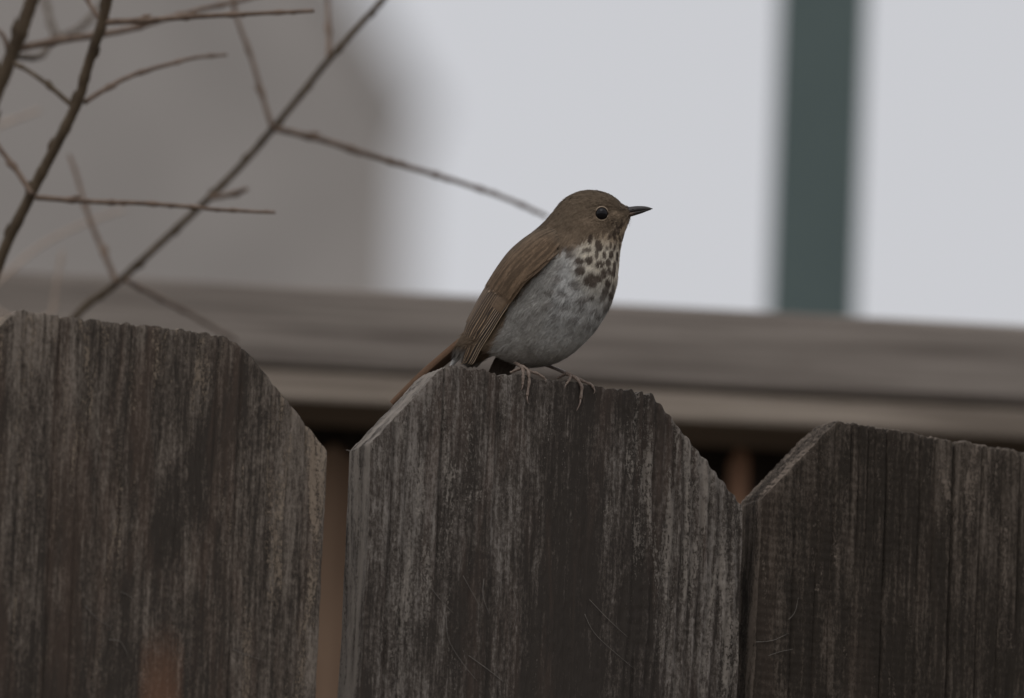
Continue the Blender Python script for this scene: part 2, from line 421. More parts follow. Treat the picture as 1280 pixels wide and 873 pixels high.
# ---------------------------------------------------------------- the railing behind
DR = 6.2
q0 = at(640, 386, DR)
rail = empty('wooden_railing', (q0.x, q0.y, 0), R(3.2)); tag(rail, 'silvery wooden rail with brown under-rail, out of focus behind the fence', 'railing')
kz = S/D*DR/math.cos(PITCH)
zt = q0.z
bevbox('cap_rail', (-2.6, 2.6, -.030, .120, zt-.0425, zt), M_cap, rail, .004)
bevbox('under_rail', (-2.6, 2.6, -.027, .038, zt-.0600, zt-.0434), M_sub, rail, .003)
for x in (-2.2, -1.05, .95, 2.15):
    bevbox('post', (x, x+.045, .040, .090, 0, zt-.044), M_sub, rail, .004)
for k in range(18):                                        # dark boards added to stand in for the shade under the rail
    x = -2.6+k*.29
    bevbox('gap_shade_board', (x, x+.2895, .098, .116, .0, zt-.0435), M_dark, rail, .002)
for (px, top_y, wd) in ((423, 600, .036), (931, 585, .010), (-120, 590, .03), (1420, 600, .03)):
    p = at(px, top_y, DR+.06); x = p.x-q0.x
    v, f = box(x-wd/2, x+wd/2, .048, .066, 0, p.z)
    v = np.vstack([v]); 
    # pointed head
    hv = np.array([(x-wd/2,.048,p.z),(x+wd/2,.048,p.z),(x+wd/2,.066,p.z),(x-wd/2,.066,p.z),(x,.048,p.z+.012),(x,.066,p.z+.012)])
    V, F = join([(v, f), (hv, [[0,1,4],[1,2,5,4],[2,3,5],[3,0,4,5]])])
    mesh_obj('picket', V, F, M_red_lifted if wd < .02 else M_red, rail, world=False, smooth=False)

# ---------------------------------------------------------------- green post
DG = 7.75
pL, pR = at(971, 125, DG), at(1080, 125, DG); wd = (pR-pL).length
g = empty('green_post', ((pL.x+pR.x)/2, (pL.y+pR.y)/2, 0)); tag(g, 'dark green painted post standing against the white sky behind the rail', 'post')
bevbox('shaft', (-wd/2, wd/2, 0, wd, .04, 3.4), M_green, g, .003)
bevbox('base_plate', (-wd, wd, -wd*.5, wd*1.5, 0, .04), M_green, g, .003)
bevbox('post_cap', (-wd*.62, wd*.62, -wd*.12, wd*1.12, 3.4, 3.425), M_green, g, .004)

# ---------------------------------------------------------------- grey house far left
DH = 28.0
c1 = at(519, 150, DH)
h = empty('stucco_house', (c1.x, c1.y, 0), R(6)); tag(h, 'blurred grey stucco house gable behind the bare branches', 'house')
ze = c1.z; WH, DPT = 8.0, 7.0; sl2 = math.tan(R(58))
pr = [(0,0),(0,ze),(-WH/2,ze+WH/2*sl2),(-WH,ze),(-WH,0)]
V = np.array([(x,0,z) for x,z in pr]+[(x,DPT,z) for x,z in pr]); F = [[0,4,3,2,1],[5,6,7,8,9]]+[[i,(i+1)%5,(i+1)%5+5,i+5] for i in range(5)]
mesh_obj('wall', V, F, M_stucco, h, world=False, smooth=False)
for sgn in (0, 1):
    a = (0.0, ze) if sgn == 0 else (-WH, ze); ap = (-WH/2, ze+WH/2*sl2)
    dx, dz = ap[0]-a[0], ap[1]-a[1]; L_ = math.hypot(dx, dz); nx_, nz_ = (-dz/L_, dx/L_) if sgn else (dz/L_, -dx/L_)
    pts = [(a[0]+nx_*.003, a[1]+nz_*.003), (ap[0]+nx_*.003, ap[1]+nz_*.003), (ap[0]+nx_*.04, ap[1]+nz_*.04), (a[0]+nx_*.04, a[1]+nz_*.04)]
    V = np.array([(x,-.02,z) for x,z in pts]+[(x,DPT+.02,z) for x,z in pts]); F = [[0,1,2,3],[7,6,5,4]]+[[i,i+4,(i+1)%4+4,(i+1)%4] for i in range(4)]
    mesh_obj('roof', V, F, M_roof, h, world=False, smooth=False)

# ---------------------------------------------------------------- bare shrub behind the fence
gx = at(-68, 5380, 5.82)
shrub = empty('bare_shrub', (gx.x, gx.y, 0)); tag(shrub, 'leafless shrub with slender brown branches behind the left board', 'shrub')
def branch(name, pts, r0, r1, m, parent, chain, nodes=True, nseg=10, buds=True):
    """pts (px,py,depth) -> one tapered stem with swollen nodes"""
    q = [np.array(pts[0], float)]
    for b in pts[1:]:
        a = q[-1]; b = np.array(b, float); nsub = max(1, int(np.hypot(*(b-a)[:2])//110))
        q += [a+(b-a)*k/nsub for k in range(1, nsub+1)]
    P = spline(q, max(16, len(q)*10)); n = len(P)
    W3 = ats(P[:,0], P[:,1], P[:,2]); sc_ = S
    L = np.concatenate([[0], np.cumsum(np.linalg.norm(np.diff(W3, axis=0), axis=1))])
    rad = np.linspace(r0, r1, n)*sc_*(1.0 if r0 > 5 else 1.15)
    for t in np.arange(.018, L[-1]-.004, .021):
        W3 = W3+np.maximum(0, L-t)[:,None]*(.035 if r0 < 5 else .0)*rng.normal(0, 1, 3)*np.exp(-np.maximum(0, L-t)/.02)[:,None]
    wob = rng.normal(0, 1, (n,3))*rad[:,None]*.035; wob[0] = 0
    if nodes:
        for t in np.arange(.018, L[-1]-.004, .019+.012*rng.random()):
            rad = rad*(1+(.50 if r0 < 5 else .16)*np.exp(-((L-t)/.0016)**2))
    parts = [tube_mesh(W3+wob, rad, nseg)]
    if nodes and buds:
        for t in np.arange(.018, L[-1]-.004, .024):
            i = np.searchsorted(L, t); i = min(i, n-2)
            d = W3[i+1]-W3[i]; d /= np.linalg.norm(d)+1e-9; sd_ = np.cross(d, nFW)*(1 if rng.random() < .5 else -1)
            b0 = W3[i]+sd_*rad[i]*.6; pts2 = np.array([b0, b0+(d*.8+sd_*.4)*rad[i]*1.0, b0+(d*1.5+sd_*.4)*rad[i]*1.6])
            parts.append(tube_mesh(pts2, np.array([.55,.5,.08])*rad[i], 5))
    V, F = join(parts)
    return mesh_obj(name, V, F, m, parent, chain=chain)
SM = M4(shrub)
def P2(pts, d0, d1):                 # give a run of photo places an even change of distance
    return [(x, y, d0+(d1-d0)*k/max(1, len(pts)-1)) for k, (x, y) in enumerate(pts)]
BASE = [(-72,5380,5.82)]
stA = branch('stem', BASE+[(-75,1400,5.74),(-68,900,5.70)]+P2([(-40,520),(-8,350),(38,245),(66,190),(96,130),(112,75),(130,20),(142,-40),(160,-160),(185,-300)], 5.65, 5.62), 11, 6.6, M_bark, shrub, SM)
stB = branch('stem', [(-80,5380,5.83),(-90,1400,5.77),(-80,800,5.74)]+P2([(-60,350),(-25,180),(8,85),(26,40),(42,-8),(60,-80),(95,-260)], 5.70, 5.70), 13.5, 9.2, M_bark, shrub, SM)
stC = branch('stem', [(-66,5380,5.83),(-60,1400,5.82),(-20,700,5.83)]+P2([(40,470),(98,392),(146,354),(200,305),(262,247),(305,203),(342,160),(372,124),(410,76),(448,34),(482,-4),(530,-70),(600,-190)], 5.83, 5.80), 8.4, 4.0, M_bark, shrub, SM)
def tw(par, pts, d0, d1, r0, r1, m=M_twig, **k): return branch('twig', P2(pts, d0, d1), r0, r1, m, par, SM, nseg=7, **k)
tw(stA, [(45,247),(100,251),(160,254),(230,258),(275,261),(343,263)], 5.64, 5.60, 3.3, 1.8)
tw(stA, [(40,243),(22,215),(0,185),(-30,140)], 5.64, 5.66, 3.6, 2.4)
tw(stA, [(92,134),(62,108),(40,92),(18,78)], 5.64, 5.67, 3.2, 2.2, M_bark)
tw(stA, [(106,128),(135,110),(170,94),(215,80),(250,72),(285,69)], 5.64, 5.70, 3.3, 1.7)
tw(stA, [(132,28),(190,25),(250,20),(310,17),(392,13)], 5.63, 5.60, 3.8, 2.2)
tw(stA, [(128,28),(112,5),(98,-30),(80,-70)], 5.63, 5.66, 2.8, 2.0)
tw(stB, [(24,60),(80,50),(150,40),(205,26),(260,10),(330,-6)], 5.70, 5.76, 4.8, 2.2)
tw(stB, [(12,75),(4,45),(-18,30)], 5.70, 5.70, 3.2, 2.4)
tw(stC, [(340,160),(328,120),(315,75),(296,22),(288,-20)], 5.81, 5.82, 3.2, 2.2)
tw(stC, [(411,76),(411,40),(409,-10),(408,-60)], 5.81, 5.84, 3.4, 2.6)
tw(stC, [(344,161),(395,173),(450,190),(510,208),(572,226),(630,246),(683,270)], 5.81, 5.86, 4.0, 2.5)
tw(stC, [(146,354),(128,312),(108,262),(97,225),(86,196)], 5.82, 5.86, 3.6, 2.2)
tw(stC, [(158,350),(200,374),(245,396),(295,425)], 5.82, 5.94, 3.2, 2.2)
tw(stC, [(262,247),(285,244),(308,237)], 5.82, 5.80, 3.8, 2.8)
# paler twigs hanging farther back, off the same shrub
stD = branch('stem', [(-76,5380,5.84),(-100,1400,5.92),(-100,900,5.95)]+P2([(-60,500),(-20,378),(12,340),(50,308),(100,282),(155,262)], 6.0, 6.05), 7, 2.2, M_pale_twig, shrub, SM, buds=False)
tw(stD, [(-40,420),(-35,300),(-30,180),(0,158),(48,138)], 6.0, 6.05, 3.2, 2.0, M_pale_twig, buds=False)
tw(stD, [(-20,378),(20,400),(62,395),(70,360),(78,312)], 6.0, 6.0, 2.6, 1.8, M_pale_twig, buds=False)
tw(stB, [(18,70),(48,70),(70,48),(100,36),(125,8),(140,-20)], 5.71, 6.12, 4.2, 3.2, M_bark, buds=False)
tw(stB, [(72,50),(64,30),(52,-10)], 5.88, 6.05, 4.0, 3.2, M_bark, buds=False)

# ---------------------------------------------------------------- foreground stalk
DS = 3.95
p = at(203, 800, DS)
stalk = empty('dry_stalk', (p.x+.02, p.y, 0)); tag(stalk, 'blurred orange-brown stalk tip in front of the left board', 'plant stalk')
zz = np.linspace(0, 1, 30)
P3 = np.stack([p.x+.02*(1-zz), np.full(30, p.y), zz*p.z], -1)
V, F = tube_mesh(P3, np.interp(zz, [0,.9,.985,1], [.0042,.0032,.0024,.0004]), 8)
mesh_obj('stem', V, F, M_stalk, stalk)
for zc_, sgn in ((.62, 1), (.45, -1), (.30, 1)):
    i = int(zc_*29); b0 = P3[i]; t = np.linspace(0, 1, 9)[:,None]
    ax = np.array([sgn*.06, -.01, .07]); mid = b0+ax*t+np.array([0,0,-.05])*t*t
    wv = .006*np.sin(np.pi*np.clip(t*.97+.03,0,1)); sdv = np.array([.4,.9,0.1])
    Vl = np.concatenate([mid-sdv*wv, mid+np.array([0,0,-.0015]), mid+sdv*wv]); Fl = []
    for a in range(8): Fl += [[a,a+1,9+a+1,9+a],[9+a,9+a+1,18+a+1,18+a]]
    mesh_obj('leaf', Vl, Fl, M_stalk, stalk)

# ================================================================= THE BIRD
BD = D+.010
YAW = .20
def dep(px, o):                     # depth of the body mid-plane at px, plus offset o in px units
    return BD-(np.asarray(px, float)-690)*S*YAW+np.asarray(o, float)*S
def P3d(px, py, o): return ats(px, py, dep(px, o))
root_p = at(690, 470, BD)
bird = empty('brown_thrush', root_p)
tag(bird, 'small brown songbird with spotted breast perched on the middle board', 'bird')
BM = M4(bird)
st = np.array([  # back x,y   belly x,y   half-width, skew
 (787,262,  787,269,  5.5, 0),
 (784,259.6, 786.5,273, 9, 0),
 (777,256,  784,280,  14, 0),
 (769,249,  781,287,  18.5,-.02),
 (758,243,  778.5,294.5, 22,-.04),
 (744,239.6,776,303,  25,-.05),
 (730,239.8,774.3,311, 27.5,-.04),
 (717,243.9,773.2,320, 30, 0),
 (705,251.6,772.2,329, 33, .05),
 (694,264,  771.2,339, 37, .10),
 (683,277,  770.4,350, 41, .12),
 (668,291,  767.6,363, 46, .12),
 (652,304,  763,378,  50, .10),
 (638,319,  756,392,  53, .08),
 (625,337,  746,408,  54, .06),
 (613,357,  731.5,425,53, .05),
 (604,374,  714,440.5, 50, .03),
 (597,388,  695,451, 46, 0),
 (590,402,  673,456.5, 41, 0),
 (584,412,  651,454.5, 36, 0),
 (579,420,  632,446, 30, 0),
 (577,426,  616,444, 24, 0),
 (574,431,  604,449, 17, 0),
 (572,436,  596,453, 12, 0),
 (570,441,  589,456, 6, 0)], float)
NU, NV = 330, 180
ST = spline(st, NU)
th = np.linspace(0, 2*np.pi, NV, endpoint=False)
tt = -np.cos(th)[None,:]; ss = np.sin(th)[None,:]              # tt -1 back .. +1 belly
mx, my = (ST[:,0]+ST[:,2])/2, (ST[:,1]+ST[:,3])/2; hx, hy = (ST[:,2]-ST[:,0])/2, (ST[:,3]-ST[:,1])/2
PX = mx[:,None]+hx[:,None]*tt; PY = my[:,None]+hy[:,None]*tt
prof = np.sign(ss)*np.abs(ss)**.92
OF = ST[:,4][:,None]*prof*(1+ST[:,5][:,None]*tt)
# soft plumage lumps
lump = (fbm(PX/9, PY/9, 50, 3)-.5)
OF = OF*(1+.05*lump)
# gentle face shaping: flat cheek hollow in front of the eye
def gauss(x, y, cx, cy, rx, ry): return np.exp(-((x-cx)/rx)**2-((y-cy)/ry)**2)
OF = OF-np.sign(OF)*2.2*gauss(PX, PY, 766, 263, 8, 7)+np.sign(OF)*1.8*gauss(PX, PY, 742, 281, 14, 10)
BV = P3d(PX, PY, OF)                                            # (NU,NV,3)

# colours -----------------------------------------------------------------
C_crown = np.array((.168,.124,.085)); C_back = np.array((.182,.132,.090)); C_ear = np.array((.235,.172,.118))
C_buff = np.array((.46,.345,.235)); C_cream = np.array((.66,.59,.48)); C_flank = np.array((.33,.31,.28)); C_belly = np.array((.50,.49,.47))
C_spot = np.array((.075,.053,.040)); C_vent = np.array((.27,.245,.22))
def sst(a, b, x): t = np.clip((x-a)/(b-a), 0, 1); return t*t*(3-2*t)
Z1 = lambda X, Y: (640+X/5.455, 220+Y/5.455)
spots = []
for X, Y, rx, ry, k in [(535,430,15,32,1),(592,478,24,34,1),(515,502,34,17,.9),(462,577,32,20,1),(527,575,26,27,1),(602,597,27,23,1),(655,592,20,25,1),
    (632,537,13,17,1),(577,535,12,33,.9),(678,540,15,26,1),(470,640,30,30,1),(540,708,42,44,1),(592,692,26,28,1),(630,664,19,30,1),(664,648,16,22,1),
    (694,657,12,32,1),(655,728,19,30,1),(638,782,24,28,.9),(700,608,9,26,1),(719,550,8,30,1),(547,825,16,18,.85),(502,845,20,18,.7),(618,832,18,20,.7),
    (678,812,13,30,1),(310,700,26,24,.45),(430,742,36,30,.55),(262,790,26,18,.35),(350,806,34,22,.4),(474,850,34,22,.5),(400,540,30,26,.6),(380,500,40,20,.5),
    (330,620,26,20,.3),(250,880,40,18,.3),(360,900,34,18,.35),(300,960,40,16,.3),(430,980,30,16,.3),(520,1020,30,18,.3),(600,1040,22,22,.35),(560,925,26,16,.4),(480,905,22,14,.4),(600,960,30,12,.35),(640,895,14,34,.6),(660,880,10,30,.6),(690,760,10,26,.8),
    (700,405,8,32,.9),(728,375,8,28,.9),(672,470,8,22,.8),(700,490,8,20,.9),(744,345,7,26,.9),(716,335,6,20,.8),(692,325,6,18,.7),(752,312,6,22,.8),
    (664,425,7,22,.6),(735,430,7,22,.9),(648,488,9,16,.7),(712,450,7,22,.7),(735,480,6,20,.8)]:
    x, y = Z1(X, Y); spots.append((x, y, rx/5.455, ry/5.455, k if k > .62 else min(.62, k*1.5)))
def plumage(x, y, jit=0.0):
    """albedo of the body feathers at photo-plane place x, y (both sides alike)"""
    x = np.asarray(x, float); y = np.asarray(y, float)
    nx = (fbm(x/7, y/7, 71, 3)-.5); ny = (fbm(x/7, y/7, 72, 3)-.5)
    xx = x+nx*5; yy = y+ny*5
    c = np.broadcast_to(C_crown, x.shape+(3,)).copy()
    def put(c, colr, a): return c*(1-a[...,None])+colr*a[...,None]
    c = put(c, C_back, sst(270, 310, y)*sst(720, 680, x))
    c = put(c, C_ear, np.clip(1.1*gauss(xx, yy, 738, 282, 20, 14), 0, 1)*.8)
    c = put(c, C_buff*.75, np.clip(1.1*gauss(xx, yy, 771, 268, 9, 5), 0, 1)*.7)        # lore
    c = put(c, C_crown*.6, np.clip(gauss(xx, yy, 776, 262, 5, 3.0), 0, 1)*.7)
    # underside starts: a line from the gape down to the shoulder
    bx = np.array([600,640,668,690,700,707,718,730,742,755,768,778,790]); by = np.array([470,380,345,322,314,309,305,301,297,291,283,275,271])
    line = np.interp(xx, bx, by)
    d = yy-line
    hz = fbm((x+y*.3)/1.6, y/5, 97, 3)-.5; under = sst(-3.5, 6.0, d+hz*14)
    ucol = np.broadcast_to(C_belly, x.shape+(3,)).copy()
    cream = sst(706, 734, xx+(300-yy)*.05)*sst(392, 318, yy-(xx-735)*.5)
    ucol = put(ucol, C_cream, cream)
    ucol = put(ucol, C_buff, sst(312, 292, yy-(xx-745)*.25)*.9)
    ts = fbm((x+y*.25)/1.9, y/7, 95, 3); thr = np.clip(gauss(x, y, 768, 288, 24, 17)*1.25, 0, 1)
    ucol = put(ucol, C_spot*1.3, thr*np.clip((ts-.44)*5, 0, 1)*.8)
    fl = sst(712, 690, xx+(yy-330)*.25)*.75
    ucol = put(ucol, C_flank, fl)
    ucol = put(ucol, C_vent, sst(425, 455, yy)*.65)  # vent tone, also painting in the shade of the lower belly
    mott = fbm((x*.75+y*.66)/6, (y*.75-x*.66)/11, 91, 3)
    low = sst(335, 360, y)*sst(440, 410, y)
    ucol = ucol*(1-.22*(low*np.clip((mott-.45)*2.6, 0, 1)))[...,None]
    streak = fbm((x*.75+y*.66)/2.6, (y*.75-x*.66)/17, 92, 3)
    ucol = ucol*(.90+.22*streak)[...,None]
    c = put(c, ucol, under); c = put(c, C_vent*.9, sst(432, 442, yy)*sst(600, 588, xx))
    bs = fbm((x*.55+y*.83)/3.0, (x*.83-y*.55)/13, 99, 3); c = c*(1-.35*np.clip((bs-.52)*4, 0, 1)*sst(278, 300, y)*(1-under))[...,None]
    # brownish side of the breast under the ear
    c = put(c, C_ear*1.05, np.clip(1.25*gauss(xx, yy, 713, 303, 9, 14), 0, 1)*.85)
    sp = np.zeros_like(x)
    for (sx, sy, rx, ry, k) in spots:
        q = ((x+nx*2.2-sx)/(rx*1.10))**2+((y+ny*2.2-sy)/(ry*1.10))**2
        sp = np.maximum(sp, k*sst(1.55+.5*(k < .8), .6-.4*(k < .8), q))
    c = put(c, C_spot, sp*.93)
    fine = fbm((x*.3+y)/1.8, (x-y*.3)/6, 93, 3)
    c = c*(.80+.40*fine)[...,None]
    return np.clip(c, .01, .9)
BC = plumage(PX, PY)
F = grid_faces(NU, NV, True)
body = mesh_obj('body', BV.reshape(-1,3), F, M_plum, bird, chain=BM, attrs={'col': BC.reshape(-1,3)})
# close nose end
bvh = BVHTree.FromPolygons([tuple(v) for v in BV.reshape(-1,3)], F.tolist())
def surf(px, py):                    # near-side body surface point and normal behind a photo pixel
    d = (at(px, py, 1.0)-C0).normalized()
    hit = bvh.ray_cast(C0+d*(D-.3), d)
    return hit[0], hit[1]

# barbs: short fibres of the body feathers -----------------------------------
def make_barbs(nf, per, name, umin, umax):
    du = np.gradient(BV, axis=0); dv = np.gradient(BV, axis=1)
    nrm = np.cross(du, dv); area = np.linalg.norm(nrm, axis=2); nrm /= area[...,None]+1e-15
    ctr = BV.mean(axis=1, keepdims=True); flip = np.sign(((BV-ctr)*nrm).sum(2)); nrm *= flip[...,None]
    near = (OF < 6)
    wgt = area*np.where(near, 1, .25); wgt[:int(umin*NU)] = 0; wgt = wgt*(np.hypot(PX-752.2, PY-267.3) > 11.5); wgt[int(umax*NU):] = 0
    pr_ = (wgt/wgt.sum()).ravel()
    idx = rng.choice(NU*NV, nf, p=pr_)
    V = []; Cc = []
    P = BV.reshape(-1,3)[idx]; Nn = nrm.reshape(-1,3)[idx]; T = du.reshape(-1,3)[idx]; T /= np.linalg.norm(T,axis=1)[:,None]
    px = PX.ravel()[idx]; py = PY.ravel()[idx]; uu = (idx//NV)/NU
    # feathers lie towards the tail; on the breast they lie down and back along the belly
    ln = np.interp(uu, [0,.1,.25,.4,.6,1], [.0012,.0020,.0026,.0045,.0065,.0070]); ln = np.minimum(ln, np.maximum(.0012, (np.hypot(px-752.2, py-267.3)-8.5)*S*.8))
    Bx = np.cross(Nn, T)
    sw = rng.normal(0, .14, nf); shf = .97+.06*rng.random((nf,1,1))
    for k in range(per):
        a = sw+(k/(per-1)-.5)*.75+rng.normal(0, .05, nf)
        dirv = T*np.cos(a)[:,None]+Bx*np.sin(a)[:,None]
        L = ln*(.75+.5*rng.random(nf))*(1-.35*np.abs(k/(per-1)-.5)*2)
        wv = (.00011+.00009*rng.random(nf))
        side = np.cross(Nn, dirv)
        lift = .00022+.0003*rng.random(nf)
        root = P+Nn*.0001+Bx*((k/(per-1)-.5)*.0011)[...,None] if np.ndim(k) else P+Nn*.0001+(Bx*rng.normal(0, .0011, nf)[:,None]+T*rng.normal(0, .0009, nf)[:,None])*np.interp(uu, [0,.2,.4], [.35,.6,1])[:,None]
        m1 = root+dirv*(L*.5)[:,None]+Nn*lift[:,None]
        tp = root+dirv*L[:,None]+Nn*(lift*(.9+.5*rng.random(nf)))[:,None]
        # hug the curved body
        quad = np.stack([root-side*wv[:,None], root+side*wv[:,None], m1-side*(wv*.9)[:,None], m1+side*(wv*.9)[:,None], tp], 1)
        V.append(quad)
        sh = shf*(.90+.20*rng.random((nf,1,1)))*np.ones((1,5,1))
        # colour where the barb's middle lies
        r = m1-nC; dd = r@nFW; kx = (r@nRX)/(S/D*dd)+640; ky = 436.5-(r@nUP)/(S/D*dd)
        cc = plumage(kx, ky)[:,None,:]*sh
        Cc.append(cc)
    V = np.concatenate(V); Cc = np.concatenate(Cc); n = len(V)
    b = (np.arange(n)*5)[:,None]
    quads = np.concatenate([b+0,b+1,b+3,b+2], 1); tris = np.concatenate([b+2,b+3,b+4], 1)
    tq = np.concatenate([quads[:,[0,1,2]], quads[:,[0,2,3]], tris])
    o = mesh_obj(name, V.reshape(-1,3), tq, M_barb, body, chain=BM, attrs={'col': np.clip(Cc.reshape(-1,3), .01, .9)})
    o['kind'] = 'stuff'
make_barbs(13000, 8, 'body_feathers', .025, .94)

# ------------------------------------------------------------------ wings
WU = np.array([(692,281),(672,288),(653,301),(637,315.5),(623,334),(610,354.5),(600,371),(592,386),(583,403),(576,425),(571,452)], float)
WL = np.array([(703,304),(698,314),(690,324),(673,340),(657,354),(642,374),(628,394),(614,417),(602,436),(593,453),(585,463)], float)
WdU = np.array([-14,-6,-2,0,0,0,0,0,-2,-5,-7], float); WdL = np.array([-37,-45,-52,-58,-60,-58,-52,-44,-34,-26,-19], float)
def wing_pt(u, v, lift, side=-1):
    """u 0 shoulder..1 tip, v 0 back edge..1 lower edge, lift outwards in px"""
    u = np.asarray(u, float); v = np.asarray(v, float)
    t = np.clip(u, 0, 1)*10; i = np.clip(t.astype(int), 0, 9); f = t-i
    f_ = f
    def cr(A):
        A = np.asarray(A)
        p0, p1, p2, p3 = A[np.clip(i-1,0,10)], A[i], A[i+1], A[np.clip(i+2,0,10)]
        ff = f_[...,None] if A.ndim > 1 else f_
        return .5*((2*p1)+(-p0+p2)*ff+(2*p0-5*p1+4*p2-p3)*ff**2+(-p0+3*p1-3*p2+p3)*ff**3)
    U_, L_, a_, b_ = cr(WU), cr(WL), cr(WdU), cr(WdL)
    am = R(78); a = v*am
    e = (1-np.cos(a))/(1-math.cos(am)); s_ = np.sin(a)/math.sin(am)
    p = U_+(L_-U_)*e[...,None]; o = a_+(b_-a_)*s_
    # outward push mostly in depth, a little towards the back edge
    o = o-np.asarray(lift)*np.sin(a*.9+.1)
    px_ = p[...,0]-np.asarray(lift)*np.cos(a)*.45; py_ = p[...,1]-np.asarray(lift)*np.cos(a)*.30
    return px_, py_, np.where(side < 0, o, -o)
C_wing = np.array((.225,.150,.100)); C_wdark = np.array((.055,.042,.034)); C_wedge = np.array((.36,.245,.16)); C_pale = np.array((.50,.37,.26)); C_ruf = np.array((.185,.108,.066))

def feather(name, parent, uv0, uv1, width, lift0, lift1, side, cbase, cedge, cin, bendv=0.0, tip=.12, edge_w=.2, pale_tip=0, nl=26, nw=9, width_space='px'):
    """a vane along the wing surface from uv0 to uv1 (u,v); width in v units"""
    t = np.linspace(0, 1, nl)[:,None]; q = np.linspace(-1, 1, nw)[None,:]
    wprof = np.minimum(1, (t/.12+.35))*np.sqrt(np.clip(1-np.clip((t-(1-tip))/tip, 0, 1)**2, 0, 1))
    u = uv0[0]+(uv1[0]-uv0[0])*t+0*q; vc = uv0[1]+(uv1[1]-uv0[1])*t+bendv*np.sin(np.pi*t)
    v = vc+q*width*wprof
    # barbs notch the rim slightly
    lift = lift0+(lift1-lift0)*t+.55*(1-q**2)+.35*q          # outer (lower) edge lies on the next feather
    rachis = .5*np.exp(-(q/.10)**2); lift = lift+rachis*.6
    px_, py_, o_ = wing_pt(u, v, lift, side)
    W3 = P3d(px_, py_, o_)
    # underside for thickness
    px2, py2, o2 = wing_pt(u, v, lift-.35, side)
    W4 = P3d(px2, py2, o2)
    c = np.broadcast_to(cbase, (nl,nw,3)).copy()
    e = np.clip((q-(1-edge_w*2))/(edge_w*.6), 0, 1)*np.ones_like(t)
    c = c*(1-e[...,None])+cedge*e[...,None]
    inn = np.clip((-q-.1)/.5, 0, 1)*np.ones_like(t); c = c*(1-inn[...,None])+cin*inn[...,None]
    rc = np.exp(-(q/.12)**2)*np.ones_like(t); c = c*(1-.4*rc[...,None])
    if pale_tip:
        pt = np.clip((t-.86)/.08, 0, 1)*np.clip((q+.3)/.4, 0, 1)*pale_tip; c = c*(1-pt[...,None])+C_pale*pt[...,None]
    c = c*(.80+.40*vnoise(t*14+uv0[1]*37+q*.6, q*3+uv0[0]*91+5, 61))[...,None]*(.90+.20*rng.random((nl,nw,1)))*(.92+.16*rng.random())
    V = np.concatenate([W3.reshape(-1,3), W4.reshape(-1,3)])
    F1 = grid_faces(nl, nw); F2 = grid_faces(nl, nw, base=nl*nw)[:, ::-1]
    return V, np.concatenate([F1, F2]), np.concatenate([c.reshape(-1,3)]*2)
def add_feather(name, parent, *a, **k):
    V, F, c = feather(name, parent, *a, **k)
    return mesh_obj(name, V, F, M_feath, parent, chain=BM, attrs={'col': c})

